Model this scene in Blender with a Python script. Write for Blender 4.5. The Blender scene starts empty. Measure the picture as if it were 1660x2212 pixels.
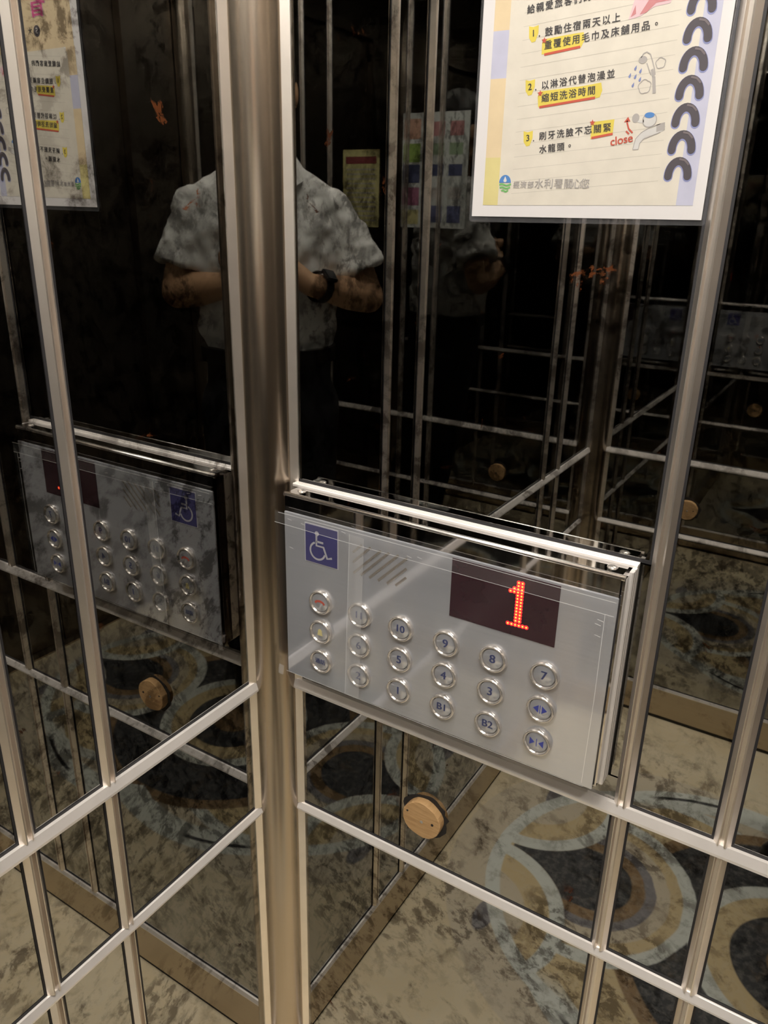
import bpy, bmesh, math, random
from mathutils import Vector, Matrix
random.seed(7)
sc = bpy.context.scene
COL = sc.collection

# ------------------------------------------------------------------ camera, world, exposure
CAM = Vector((0.6198, -0.7199, 1.3974))
YAW, PITCH, ROLL = math.radians(121.666), math.radians(-20.970), math.radians(1.302)
fw = Vector((math.cos(PITCH)*math.cos(YAW), math.cos(PITCH)*math.sin(YAW), math.sin(PITCH)))
rt = fw.cross(Vector((0, 0, 1))).normalized()
up = rt.cross(fw)
rt2 = math.cos(ROLL)*rt + math.sin(ROLL)*up
up2 = -math.sin(ROLL)*rt + math.cos(ROLL)*up
cd = bpy.data.cameras.new('camera')
cd.sensor_fit = 'HORIZONTAL'; cd.sensor_width = 36.0; cd.lens = 1684.3/1660*36.0
cd.clip_start = 0.005
co = bpy.data.objects.new('camera', cd); COL.objects.link(co)
mw = Matrix((rt2, up2, -fw)).transposed().to_4x4(); mw.translation = CAM
co.matrix_world = mw
sc.camera = co
wd = bpy.data.worlds.new('world'); sc.world = wd; wd.use_nodes = True
wd.node_tree.nodes['Background'].inputs[0].default_value = (0.02, 0.02, 0.02, 1)
wd.node_tree.nodes['Background'].inputs[1].default_value = 0.2
sc.view_settings.view_transform = 'Standard'; sc.view_settings.look = 'None'
sc.view_settings.exposure = 0.0; sc.view_settings.gamma = 1.0
sc.view_settings.use_curve_mapping = False
sc.cycles.max_bounces = 10; sc.cycles.glossy_bounces = 6; sc.cycles.diffuse_bounces = 3
sc.cycles.use_adaptive_sampling = True; sc.cycles.adaptive_threshold = 0.035
sc.cycles.transparent_max_bounces = 16; sc.cycles.sample_clamp_indirect = 6.0
LAMP_E = 270.0                         # radiance of the lamp diffusers

W, D, HC = 1.50, 1.397, 2.28          # cab size: x, y, height
Z1, Z2, Z3 = 0.7925, 0.5839, 0.101    # heights of the horizontal trims

# ------------------------------------------------------------------ materials
def mat(name):
    m = bpy.data.materials.new(name); m.use_nodes = True
    nt = m.node_tree; b = nt.nodes['Principled BSDF']
    return m, nt, b
def simple(name, col, rough=0.5, metal=0.0, spec=0.5, noise=0.0, nscale=40, coat=0.0, stretch=None):
    m, nt, b = mat(name)
    b.inputs['Base Color'].default_value = (*col, 1); b.inputs['Roughness'].default_value = rough
    b.inputs['Metallic'].default_value = metal; b.inputs['Specular IOR Level'].default_value = spec
    b.inputs['Coat Weight'].default_value = coat
    if noise:
        g = nt.nodes.new('ShaderNodeNewGeometry'); mp = nt.nodes.new('ShaderNodeMapping')
        if stretch: mp.inputs['Scale'].default_value = stretch
        n = nt.nodes.new('ShaderNodeTexNoise'); n.inputs['Scale'].default_value = nscale; n.inputs['Detail'].default_value = 5
        r = nt.nodes.new('ShaderNodeValToRGB')
        r.color_ramp.elements[0].position = 0.3; r.color_ramp.elements[1].position = 0.7
        r.color_ramp.elements[0].color = (*[c*(1-noise) for c in col], 1)
        r.color_ramp.elements[1].color = (*[min(1, c*(1+noise*0.6)) for c in col], 1)
        nt.links.new(g.outputs['Position'], mp.inputs['Vector']); nt.links.new(mp.outputs[0], n.inputs['Vector'])
        nt.links.new(n.outputs['Fac'], r.inputs[0]); nt.links.new(r.outputs[0], b.inputs['Base Color'])
    return m
class NB:
    """small helper to write node maths"""
    def __init__(s, nt): s.nt = nt
    def m(s, op, a, b=0.0, c=None, clamp=False):
        n = s.nt.nodes.new('ShaderNodeMath'); n.operation = op; n.use_clamp = clamp
        for i, v in enumerate((a, b) if c is None else (a, b, c)):
            if isinstance(v, (int, float)): n.inputs[i].default_value = v
            else: s.nt.links.new(v, n.inputs[i])
        return n.outputs[0]
    def mix(s, fac, a, b):
        n = s.nt.nodes.new('ShaderNodeMix'); n.data_type = 'RGBA'
        for sk, v in ((n.inputs[0], fac), (n.inputs[6], a), (n.inputs[7], b)):
            if isinstance(v, (int, float)): sk.default_value = v
            elif isinstance(v, tuple): sk.default_value = (*v, 1)
            else: s.nt.links.new(v, sk)
        return n.outputs[2]
    def dist(s, x, y, cx, cy):
        a = s.m('SUBTRACT', x, cx); b = s.m('SUBTRACT', y, cy)
        return s.m('SQRT', s.m('ADD', s.m('MULTIPLY', a, a), s.m('MULTIPLY', b, b)))
    def inside(s, d, r, e=0.004):      # 1 where d < r
        return s.m('MULTIPLY_ADD', s.m('SUBTRACT', r, d), 1/e, 0.5, clamp=True)
    def ring(s, d, r0, r1):
        return s.m('MULTIPLY', s.inside(d, r1), s.m('SUBTRACT', 1.0, s.inside(d, r0)))
    def noise(s, vec, scale, detail=6, rough=0.6, dist=0.0):
        n = s.nt.nodes.new('ShaderNodeTexNoise'); s.nt.links.new(vec, n.inputs['Vector'])
        n.inputs['Scale'].default_value = scale; n.inputs['Detail'].default_value = detail
        n.inputs['Roughness'].default_value = rough; n.inputs['Distortion'].default_value = dist
        return n.outputs['Fac']
    def ramp(s, v, lo, hi):            # linear step lo..hi -> 0..1
        return s.m('MULTIPLY_ADD', v, 1/(hi-lo), -lo/(hi-lo), clamp=True)

def mirror_material():
    m, nt, b = mat('smoked_mirror'); q = NB(nt)
    g = nt.nodes.new('ShaderNodeNewGeometry'); pos = g.outputs['Position']
    a = q.noise(pos, 11, 9, 0.68, 0.4)             # antique clouding of the silvering
    f = q.noise(pos, 40, 6, 0.68, 0.3)
    cl = q.m('MULTIPLY', q.ramp(a, 0.52, 0.62), q.ramp(f, 0.40, 0.58))
    fine = q.noise(pos, 5, 4, 0.5)
    cl2 = q.m('MULTIPLY', q.ramp(f, 0.48, 0.58), q.ramp(fine, 0.42, 0.56))
    cl = q.m('MAXIMUM', cl, q.m('MULTIPLY', cl2, 0.85))
    col = q.mix(cl, (0.315, 0.312, 0.295), (0.055, 0.046, 0.036))
    # sparse rust-coloured flecks in the backing
    r1 = q.noise(pos, 13, 8, 0.66, 0.5); r2 = q.noise(pos, 4.3, 2, 0.5)
    rust = q.m('MULTIPLY', q.ramp(r1, 0.650, 0.672), q.ramp(r2, 0.50, 0.56))
    b.inputs['Metallic'].default_value = 1.0; b.inputs['Roughness'].default_value = 0.015
    b.inputs['Coat Weight'].default_value = 0.6; b.inputs['Coat Roughness'].default_value = 0.01
    nt.links.new(col, b.inputs['Base Color'])
    df = nt.nodes.new('ShaderNodeBsdfDiffuse'); df.inputs['Color'].default_value = (0.085, 0.027, 0.010, 1)
    mx = nt.nodes.new('ShaderNodeMixShader')
    nt.links.new(q.m('MULTIPLY', rust, 0.8), mx.inputs[0]); nt.links.new(b.outputs[0], mx.inputs[1]); nt.links.new(df.outputs[0], mx.inputs[2])
    nt.links.new(mx.outputs[0], nt.nodes['Material Output'].inputs['Surface'])
    return m

def floor_material():
    m, nt, b = mat('marble_print_floor'); q = NB(nt)
    g = nt.nodes.new('ShaderNodeNewGeometry'); pos = g.outputs['Position']
    sp = nt.nodes.new('ShaderNodeSeparateXYZ'); nt.links.new(pos, sp.inputs[0])
    n1 = q.noise(pos, 7, 5, 0.55, 0.6)
    wob = q.m('MULTIPLY_ADD', n1, 0.012, -0.006)
    ax = q.m('ABSOLUTE', q.m('SUBTRACT', sp.outputs[0], 0.75)); ay = q.m('ABSOLUTE', q.m('ADD', sp.outputs[1], 0.69))
    X = q.m('ADD', q.m('MULTIPLY', ax, -1.0), wob)
    Y = q.m('ADD', ay, wob)
    BEI, YEL, WHT = (0.70, 0.59, 0.39), (0.64, 0.51, 0.29), (0.70, 0.73, 0.67)
    GRY, BRN, DRK, PAL = (0.24, 0.23, 0.24), (0.28, 0.185, 0.095), (0.052, 0.052, 0.056), (0.64, 0.56, 0.42)
    n2 = q.noise(pos, 18, 8, 0.68, 0.5); n3 = q.noise(pos, 70, 5, 0.6)
    col = q.mix(q.ramp(n1, 0.35, 0.65), BEI, (0.76, 0.66, 0.47))
    dA = q.dist(X, Y, -0.29, 0.0); dC1 = q.dist(X, Y, -0.425, 0.0); dC2 = q.dist(X, Y, -0.63, 0.21); dM = q.dist(X, Y, 0, 0)
    col = q.mix(q.inside(dA, 0.45), col, PAL)
    col = q.mix(q.inside(dA, 0.36), col, YEL)
    col = q.mix(q.ring(dA, 0.33, 0.362), col, WHT)
    col = q.mix(q.inside(dM, 0.365), col, DRK)
    col = q.mix(q.ring(dM, 0.34, 0.372), col, BRN)
    # loop with the drop-shaped inlay
    col = q.mix(q.inside(dC1, 0.225), col, WHT)
    col = q.mix(q.inside(dC1, 0.195), col, YEL)
    col = q.mix(q.inside(dC1, 0.168), col, PAL)
    col = q.mix(q.inside(dC1, 0.138), col, GRY)
    col = q.mix(q.inside(dC1, 0.116), col, BRN)
    o2 = q.m('SUBTRACT', 1.0, q.inside(dC2, 0.205))
    tip = q.m('MULTIPLY', q.m('MULTIPLY', o2, q.inside(dC1, 0.188)), q.m('MULTIPLY', q.ramp(X, -0.425, -0.43), q.inside(Y, 0.088)))
    col = q.mix(q.m('MAXIMUM', tip, q.inside(dC1, 0.088)), col, DRK)
    # side loops
    inA = q.inside(dA, 0.345)
    col = q.mix(q.m('MULTIPLY', q.inside(dC2, 0.205), inA), col, WHT)
    col = q.mix(q.m('MULTIPLY', q.inside(dC2, 0.172), inA), col, YEL)
    col = q.mix(q.m('MULTIPLY', q.inside(dC2, 0.12), inA), col, PAL)
    col = q.mix(q.inside(q.dist(q.m('MULTIPLY', X, 1.0), q.m('MULTIPLY', Y, 0.45), -0.590, 0.098), 0.021), col, GRY)
    dN = q.dist(X, Y, -0.15, 0.0)
    col = q.mix(q.m('MULTIPLY', q.ring(dN, 0.375, 0.440), q.ramp(Y, 0.27, 0.33)), col, WHT)
    col = q.mix(q.m('MULTIPLY', q.ring(dN, 0.408, 0.418), q.m('MULTIPLY', q.ramp(Y, 0.34, 0.36), q.ramp(X, -0.20, -0.22))), col, DRK)
    col = q.mix(q.ring(dA, 0.33, 0.362), col, q.mix(q.inside(dC2, 0.205), col, WHT))
    # centre rosette
    col = q.mix(q.inside(dM, 0.212), col, WHT)
    col = q.mix(q.inside(dM, 0.180), col, YEL)
    col = q.mix(q.inside(dM, 0.130), col, DRK)
    col = q.mix(q.inside(dM, 0.060), col, BRN)
    vein = q.m('MULTIPLY', q.ramp(n2, 0.54, 0.66), 0.42)
    col = q.mix(vein, col, (0.15, 0.10, 0.05))
    col = q.mix(q.m('MULTIPLY', q.ramp(n3, 0.45, 0.7), 0.18), col, (0.62, 0.60, 0.52))
    nt.links.new(col, b.inputs['Base Color']); b.inputs['Roughness'].default_value = 0.42
    b.inputs['Specular IOR Level'].default_value = 0.35
    return m

def metal(name, col, rough, aniso=0.0, brush=None, amp=0.11):
    m, nt, b = mat(name); q = NB(nt)
    b.inputs['Metallic'].default_value = 1.0; b.inputs['Base Color'].default_value = (*col, 1)
    b.inputs['Roughness'].default_value = rough; b.inputs['Anisotropic'].default_value = aniso
    if brush:
        g = nt.nodes.new('ShaderNodeNewGeometry'); mp = nt.nodes.new('ShaderNodeMapping'); mp.inputs['Scale'].default_value = brush
        nt.links.new(g.outputs['Position'], mp.inputs['Vector'])
        n = q.noise(mp.outputs[0], 1.0, 4, 0.6)
        nt.links.new(q.m('MULTIPLY_ADD', n, 2*amp, rough-amp), b.inputs['Roughness'])
        nt.links.new(q.mix(n, tuple(c*(1-amp) for c in col), tuple(min(1, c*(1+amp)) for c in col)), b.inputs['Base Color'])
    return m
def emit(name, col, s):
    m, nt, b = mat(name); b.inputs['Base Color'].default_value = (*[c*0.5 for c in col], 1)
    b.inputs['Emission Color'].default_value = (*col, 1); b.inputs['Emission Strength'].default_value = s
    return m
def clear(name, fac=0.10, rough=0.06, tint=(1, 1, 1), haze=0.0):
    m, nt, b = mat(name); nt.nodes.remove(b)
    t = nt.nodes.new('ShaderNodeBsdfTransparent'); t.inputs[0].default_value = (*tint, 1)
    gl = nt.nodes.new('ShaderNodeBsdfGlossy'); gl.inputs['Roughness'].default_value = rough; gl.inputs['Color'].default_value = (0.9, 0.9, 0.9, 1)
    lw = nt.nodes.new('ShaderNodeLayerWeight'); lw.inputs[0].default_value = 0.5; q = NB(nt)
    fr = q.m('MULTIPLY_ADD', q.m('POWER', lw.outputs['Facing'], 4.0), 0.5, 0.025); mx = nt.nodes.new('ShaderNodeMixShader')
    nt.links.new(q.m('ADD', fr, fac, clamp=True), mx.inputs[0]); nt.links.new(t.outputs[0], mx.inputs[1]); nt.links.new(gl.outputs[0], mx.inputs[2])
    last = mx.outputs[0]
    if haze:
        df = nt.nodes.new('ShaderNodeBsdfDiffuse'); df.inputs[0].default_value = (0.8, 0.8, 0.8, 1)
        m2 = nt.nodes.new('ShaderNodeMixShader'); m2.inputs[0].default_value = haze
        nt.links.new(last, m2.inputs[1]); nt.links.new(df.outputs[0], m2.inputs[2]); last = m2.outputs[0]
    nt.links.new(last, nt.nodes['Material Output'].inputs['Surface'])
    return m

MIR = mirror_material()
FLOOR = floor_material()
TRIM = simple('satin_trim', (0.80, 0.74, 0.68), 0.33, metal=0.95, noise=0.05, nscale=30)
POST = metal('brushed_post', (0.43, 0.365, 0.295), 0.24, brush=(700, 700, 2.0), amp=0.018)
KICK = metal('kick_steel', (0.50, 0.42, 0.32), 0.38, brush=(3, 3, 240))
HOUS = metal('polished_housing', (0.60, 0.58, 0.57), 0.035)
DOORM = metal('door_steel', (0.20, 0.17, 0.14), 0.35, brush=(200, 200, 2))
RING = simple('button_ring', (0.74, 0.70, 0.66), 0.17, metal=0.82, noise=0.03)
LEDGM_LIT = simple('satin_ledge_lit', (0.86, 0.81, 0.77), 0.34, metal=0.50, noise=0.05, nscale=30)  # same aluminium as the trim, brightened to stand for light from above
EDGEHL = metal('edge_highlight_metal', (0.90, 0.88, 0.86), 0.27)
ALU = simple('ribbed_aluminium', (0.86, 0.82, 0.79), 0.34, metal=0.5, noise=0.04, nscale=60)
BOARD = simple('backing_board', (0.03, 0.025, 0.02), 0.8, noise=0.2)
GASK = simple('black_gasket', (0.012, 0.011, 0.013), 0.6, noise=0.1)
CEIL = simple('ceiling_white', (0.80, 0.77, 0.70), 0.55, noise=0.04, nscale=6)
SLOT = simple('slot_shade', (0.16, 0.14, 0.12), 0.6, noise=0.1)
SHADOWGAP = simple('dark_gap', (0.015, 0.013, 0.012), 0.7, noise=0.1)
PAPER = simple('paper_white', (0.53, 0.51, 0.51), 0.6, noise=0.02, nscale=9)
FILM = clear('protective_film', 0.0, 0.12, haze=0.015)
TAPE = clear('clear_tape', 0.01, 0.20, haze=0.09)
LAM = clear('laminate', 0.0, 0.05, tint=(0.97, 0.97, 1.0), haze=0.03)
PLATE, _nt, _b = mat('brushed_plate')
_q = NB(_nt); _g = _nt.nodes.new('ShaderNodeNewGeometry'); _mp = _nt.nodes.new('ShaderNodeMapping'); _mp.inputs['Scale'].default_value = (12, 12, 500)
_nt.links.new(_g.outputs['Position'], _mp.inputs['Vector'])
_n = _q.noise(_mp.outputs[0], 1.0, 3, 0.5)
_nt.links.new(_q.mix(_n, (0.50, 0.51, 0.545), (0.57, 0.58, 0.615)), _b.inputs['Base Color'])
_b.inputs['Metallic'].default_value = 0.58; _b.inputs['Roughness'].default_value = 0.075
FACE = PLATE
def ink(name, c): return simple(name, tuple(v*0.64 for v in c), 0.6, noise=0.06, nscale=60)
INK = ink('ink_black', (0.055, 0.050, 0.055)); YELLOW = ink('ink_yellow', (0.82, 0.66, 0.10)); RED = ink('ink_red', (0.62, 0.10, 0.06))
PAGE = ink('page_cream', (0.80, 0.74, 0.64)); LAV = ink('ink_lavender', (0.60, 0.60, 0.76)); ORA = ink('ink_orange', (0.83, 0.66, 0.42)); PYEL = ink('ink_pale_yellow', (0.78, 0.68, 0.30))
BLUE = ink('ink_blue', (0.09, 0.26, 0.62)); GREEN = ink('ink_green', (0.20, 0.52, 0.16)); RULE = ink('ink_rule', (0.62, 0.58, 0.50)); PINK = ink('ink_pink', (0.78, 0.12, 0.33)); PPINK = ink('ink_pale_pink', (0.82, 0.58, 0.62))
GREY = ink('ink_grey', (0.46, 0.43, 0.41)); LGREY = ink('ink_light_grey', (0.70, 0.68, 0.66)); SPIRAL = ink('ink_spiral', (0.085, 0.072, 0.085)); SPIRALG = ink('ink_spiral_gloss', (0.20, 0.165, 0.175)); BHALO = ink('ink_spiral_halo', (0.30, 0.33, 0.60)); TOWEL = ink('ink_towel', (0.66, 0.26, 0.27)); DROP = ink('ink_drop', (0.22, 0.27, 0.55))
SIGNB = simple('sign_blue', (0.038, 0.036, 0.13), 0.35, noise=0.08); SIGNW = simple('sign_white', (0.34, 0.335, 0.36), 0.4, noise=0.05)
BTXT = simple('button_blue', (0.022, 0.032, 0.11), 0.5, noise=0.05); BTRI = simple('button_symbol_blue', (0.02, 0.035, 0.26), 0.5, noise=0.05)
WOOD, _nt, _b = mat('bare_wood'); _q = NB(_nt)
_g = _nt.nodes.new('ShaderNodeNewGeometry'); _mp = _nt.nodes.new('ShaderNodeMapping'); _mp.inputs['Scale'].default_value = (40, 40, 420)
_nt.links.new(_g.outputs['Position'], _mp.inputs['Vector']); _n = _q.noise(_mp.outputs[0], 1.0, 5, 0.6, 0.6)
_nt.links.new(_q.mix(_q.ramp(_n, 0.3, 0.7), (0.36, 0.205, 0.085), (0.52, 0.325, 0.15)), _b.inputs['Base Color']); _b.inputs['Roughness'].default_value = 0.7
DISP = simple('display_glass', (0.028, 0.007, 0.012), 0.12, spec=0.5, noise=0.1)
LEDR = emit('led_red', (1.0, 0.015, 0.02), 1.8); LEDY = emit('led_core', (1.0, 0.45, 0.06), 2.0)
SKIN = simple('skin', (0.52, 0.31, 0.18), 0.5, noise=0.12, nscale=30)
EYEW = simple('eye_white', (0.62, 0.60, 0.56), 0.3, noise=0.05)
LIP = simple('lips', (0.36, 0.15, 0.11), 0.5, noise=0.1)
HAIR = simple('black_hair', (0.012, 0.010, 0.009), 0.5, noise=0.3, nscale=200)
SHIRT = simple('white_shirt', (0.70, 0.70, 0.69), 0.8, noise=0.10, nscale=16)
TROUS = simple('dark_trousers', (0.016, 0.016, 0.02), 0.8, noise=0.2)
SHOE = simple('black_leather', (0.015, 0.013, 0.012), 0.35, noise=0.2)
PHONEM = simple('phone_body', (0.03, 0.03, 0.035), 0.25, noise=0.1, coat=0.5)
WATCHM = simple('watch_black', (0.012, 0.012, 0.014), 0.4, noise=0.1)
FILLE = emit('fill_diffuser', (1.0, 0.95, 0.87), 9.0)
LAMPE = emit('lamp_diffuser', (1.0, 0.945, 0.87), LAMP_E)

# ------------------------------------------------------------------ mesh helpers
def link(name, me, m, parent=None):
    o = bpy.data.objects.new(name, me); COL.objects.link(o)
    if m is not None and not me.materials: me.materials.append(m)
    if parent is not None: o.parent = parent
    return o
def obj(name, bm, m, parent=None, smooth=False):
    me = bpy.data.meshes.new(name); bmesh.ops.recalc_face_normals(bm, faces=bm.faces[:]); bm.to_mesh(me); bm.free()
    if smooth:
        for p in me.polygons: p.use_smooth = True
    return link(name, me, m, parent)
def tag(o, label=None, cat=None, group=None, kind=None):
    if label: o['label'] = label
    if cat: o['category'] = cat
    if group: o['group'] = group
    if kind: o['kind'] = kind
    return o
def empty(name, loc=(0, 0, 0)):
    o = bpy.data.objects.new(name, None); o.empty_display_size = 0.05; o.location = loc; COL.objects.link(o); return o
def addbox(bm, a, b):
    vs = [bm.verts.new((x, y, z)) for x in (a[0], b[0]) for y in (a[1], b[1]) for z in (a[2], b[2])]
    for f in ((0, 1, 3, 2), (4, 6, 7, 5), (0, 4, 5, 1), (2, 3, 7, 6), (0, 2, 6, 4), (1, 5, 7, 3)): bm.faces.new([vs[i] for i in f])
def box(name, a, b, m, parent=None, bevel=0.0):
    bm = bmesh.new(); addbox(bm, a, b)
    if bevel: bmesh.ops.bevel(bm, geom=bm.edges[:], offset=bevel, segments=2, affect='EDGES')
    return obj(name, bm, m, parent)
def prism(bm, poly, n0, n1, P):
    """extrude a 2D polygon (u,v) between n0 and n1; P maps (u,n,v) to world"""
    a = [bm.verts.new(P(u, n0, v)) for u, v in poly]; b = [bm.verts.new(P(u, n1, v)) for u, v in poly]
    bm.faces.new(a); bm.faces.new(b[::-1]); k = len(poly)
    for i in range(k): bm.faces.new((a[i], a[(i+1) % k], b[(i+1) % k], b[i]))
def sweep(bm, prof, A, B, P, axis):
    """profile of (offset, n) swept along the wall: vertical (axis 'z', offset in s) or horizontal ('s', offset in z)"""
    rows = []
    for t in (A, B):
        rows.append([bm.verts.new(P(t[0]+o, n, t[1]) if axis == 'z' else P(t[0], n, t[1]+o)) for o, n in prof])
    k = len(prof)
    for i in range(k): bm.faces.new((rows[0][i], rows[0][(i+1) % k], rows[1][(i+1) % k], rows[1][i]))
    bm.faces.new(rows[0]); bm.faces.new(rows[1][::-1])
PR = lambda s, n, z: (s, -n, z)                # right wall  y = 0
PL = lambda s, n, z: (n, -s, z)                # left wall   x = 0
PO = lambda s, n, z: (s, -D+n, z)              # wall opposite the control panel
PF = lambda s, n, z: (W-n, -s, z)              # door wall

# ------------------------------------------------------------------ shell
tag(box('floor', (-0.03, -D-0.03, -0.05), (W+0.03, 0.03, 0.0), FLOOR), kind='structure')
tag(box('ceiling', (-0.03, -D-0.03, HC), (W+0.03, 0.03, HC+0.04), CEIL), kind='structure')
MULL = [(-0.0085, 0.0), (-0.0085, 0.0012), (-0.0038, 0.0068), (-0.0030, 0.0068), (-0.0018, 0.0012), (0.0014, 0.0012), (0.0022, 0.0062), (0.0038, 0.0068), (0.0085, 0.0012), (0.0085, 0.0)]
LEDGE = [(0.0105, 0.0), (0.0105, 0.0050), (0.0, 0.0085), (-0.0032, 0.0085), (-0.0060, 0.0030), (-0.0060, 0.0)]
LEDG2 = [(0.0085, 0.0), (0.0080, 0.0035), (0.0, 0.0075), (-0.0026, 0.0075), (-0.0048, 0.0025), (-0.0048, 0.0)]
LEDG3 = [(0.0060, 0.0), (0.0055, 0.0040), (0.0, 0.0070), (-0.0020, 0.0070), (-0.0020, 0.0)]

def panel(wall, P, s0, s1, z0, z1, gask=True):
    bm = bmesh.new(); prism(bm, [(s0, z0), (s1, z0), (s1, z1), (s0, z1)], -0.004, 0.0, P)
    o = obj('mirror_panel', bm, MIR, wall)
    if gask:
        bm = bmesh.new(); e = 0.0035
        for a in ((s0, z0, s1, z0+e), (s0, z1-e, s1, z1), (s0, z0+e, s0+e, z1-e), (s1-e, z0+e, s1, z1-e)):
            prism(bm, [(a[0], a[1]), (a[2], a[1]), (a[2], a[3]), (a[0], a[3])], -0.002, 0.0009, P)
        obj('gasket', bm, GASK, o)
    return o
def build_wall(side, P, L, mulls, skip=None, e0=0.052, e1=0.052):
    bm = bmesh.new(); prism(bm, [(0, 0), (L, 0), (L, HC), (0, HC)], -0.03, -0.005, P)
    wall = tag(obj('wall_'+side, bm, BOARD), kind='structure')
    bays = [e0-0.004] + [v for m_ in mulls for v in (m_-0.0075, m_+0.0075)] + [L-e1+0.004]
    for i in range(0, len(bays), 2):
        s0, s1 = bays[i], bays[i+1]
        if not (skip and i == 0): panel(wall, P, s0, s1, Z1+0.010, HC)
        panel(wall, P, s0, s1, Z2+0.008, Z1-0.005)
        panel(wall, P, s0, s1, Z3+0.005, Z2-0.004)
    for s in mulls:
        for a, b in ((Z1+0.0100, HC), (Z2+0.0078, Z1-0.0055), (Z3+0.005, Z2-0.0044)):
            bm = bmesh.new(); sweep(bm, MULL, (s, a), (s, b), P, 'z'); obj('mullion', bm, TRIM, wall)
    for (s, sg) in ((e0, 1), (L-e1, -1)):           # half trims against the corner posts
        prof = [(sg*o, n) for o, n in ((-0.019, 0.0), (-0.019, 0.0055), (-0.0090, 0.0060), (0.0, 0.0012), (0.0, 0.0))]
        for a, b in ((Z1+0.0100, HC), (Z2+0.0078, Z1-0.0055), (Z3+0.005, Z2-0.0044)):
            bm = bmesh.new(); sweep(bm, prof, (s, a), (s, b), P, 'z'); obj('edge_trim', bm, TRIM, wall)
    for z, prof in ((Z1, LEDGE), (Z2, LEDG2), (Z3, LEDG3)):
        cuts = [0.038] + list(mulls) + [L-0.038]
        bm = bmesh.new(); sweep(bm, prof, (cuts[0], z), (cuts[-1], z), P, 's'); obj('ledge', bm, LEDGM_LIT, wall)
    bm = bmesh.new(); prism(bm, [(0.036, 0.012), (L-0.036, 0.012), (L-0.036, Z3-0.002), (0.036, Z3-0.002)], -0.004, 0.0045, P)
    base = tag(obj('baseboard_'+side, bm, KICK), kind='structure')
    bm = bmesh.new(); prism(bm, [(0.036, 0.0), (L-0.036, 0.0), (L-0.036, 0.012), (0.036, 0.012)], -0.004, 0.001, P)
    obj('shadow_gap', bm, SHADOWGAP, base)
    return wall
wr = build_wall('right', PR, W, [0.489, 0.592, 0.908, 1.011], skip=True)
wl = build_wall('left', PL, D, [0.283, 0.385, 1.012, 1.114])
wo = build_wall('back', PO, W, [0.525, 0.635, 0.908, 1.011])
# glass pieces around the control panel
panel(wr, PR, 0.048, 0.4815, 1.0865, HC)
panel(wr, PR, 0.4725, 0.4815, 0.8345, 1.0845, gask=False)
panel(wr, PR, 0.048, 0.4815, Z1+0.010, 0.8325, gask=False)

# corner posts: rounded steel covers
def corner_post(name, cx, cy, sx, sy):
    bm = bmesh.new(); R = 0.0385; N = 20; zs = (0.0, HC)
    prof = [(cx, cy)] + [(cx+sx*(0.004+R*math.sin(t)), cy+sy*(0.004+R*math.cos(t))) for t in [i/N*math.pi/2 for i in range(N+1)]]
    lo = [bm.verts.new((x, y, zs[0])) for x, y in prof]; hi = [bm.verts.new((x, y, zs[1])) for x, y in prof]
    k = len(prof)
    for i in range(k): bm.faces.new((lo[i], lo[(i+1) % k], hi[(i+1) % k], hi[i]))
    bm.faces.new(lo); bm.faces.new(hi[::-1])
    o = obj(name, bm, POST)
    for p in o.data.polygons: p.use_smooth = abs(p.normal.z) < 0.5
    try: o.data.set_sharp_from_angle(angle=0.6)
    except Exception: pass
    return tag(o, kind='structure')
corner_post('trim_1', 0, 0, 1, -1); corner_post('trim_2', 0, -D, 1, 1)
corner_post('trim_3', W, 0, -1, -1); corner_post('trim_4', W, -D, -1, 1)

# door wall with a two-leaf sliding door
bm = bmesh.new()
prism(bm, [(0, 0), (0.25, 0), (0.25, 2.1), (D-0.25, 2.1), (D-0.25, 0), (D, 0), (D, HC), (0, HC)], -0.03, 0.0, PF)
wf = tag(obj('wall_front', bm, DOORM), kind='structure')
d1 = tag(empty('door_1', (W, -D/2, 0)), kind='structure')
d1.matrix_world = Matrix.Translation((W, -D/2, 0))
for a, b in ((0.25, D/2-0.002), (D/2+0.002, D-0.25)):
    bm = bmesh.new(); prism(bm, [(a, 0.008), (b, 0.008), (b, 2.1), (a, 2.1)], -0.055, -0.032, PF)
    o = obj('door_leaf', bm, DOORM); o.parent = d1; o.matrix_parent_inverse = Matrix.Translation((-W, D/2, 0))
bm = bmesh.new(); prism(bm, [(0.25, -0.02), (D-0.25, -0.02), (D-0.25, 0.006), (0.25, 0.006)], -0.075, 0.0, PF)
o = obj('door_sill', bm, KICK); o.parent = d1; o.matrix_parent_inverse = Matrix.Translation((-W, D/2, 0))

# ------------------------------------------------------------------ ceiling lamps
def lamp(x, y, label):
    t = tag(empty('ceiling_lamp', (x, y, HC)), label, 'lamp', 'round lamps set into the ceiling')
    def disc(r0, r1, z0, z1, N=32):
        bm = bmesh.new(); rows = []
        for r, z in ((r0, z0), (r1, z0), (r1, z1), (r0, z1)):
            rows.append([bm.verts.new((r*math.cos(a), r*math.sin(a), z)) for a in [i/N*2*math.pi for i in range(N)]])
        for j in range(4):
            for i in range(N): bm.faces.new((rows[j][i], rows[j][(i+1) % N], rows[(j+1) % 4][(i+1) % N], rows[(j+1) % 4][i]))
        return bm
    obj('lamp_ring', disc(0.066, 0.082, -0.008, 0.0), RING, t)
    bm = bmesh.new(); N = 32
    lo = [bm.verts.new((0.066*math.cos(i/N*2*math.pi), 0.066*math.sin(i/N*2*math.pi), -0.004)) for i in range(N)]
    hi = [bm.verts.new((v.co.x, v.co.y, 0.0)) for v in lo]
    bm.faces.new(lo); bm.faces.new(hi[::-1])
    for i in range(N): bm.faces.new((lo[i], lo[(i+1) % N], hi[(i+1) % N], hi[i]))
    obj('lamp_diffuser', bm, LAMPE, t)
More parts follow.
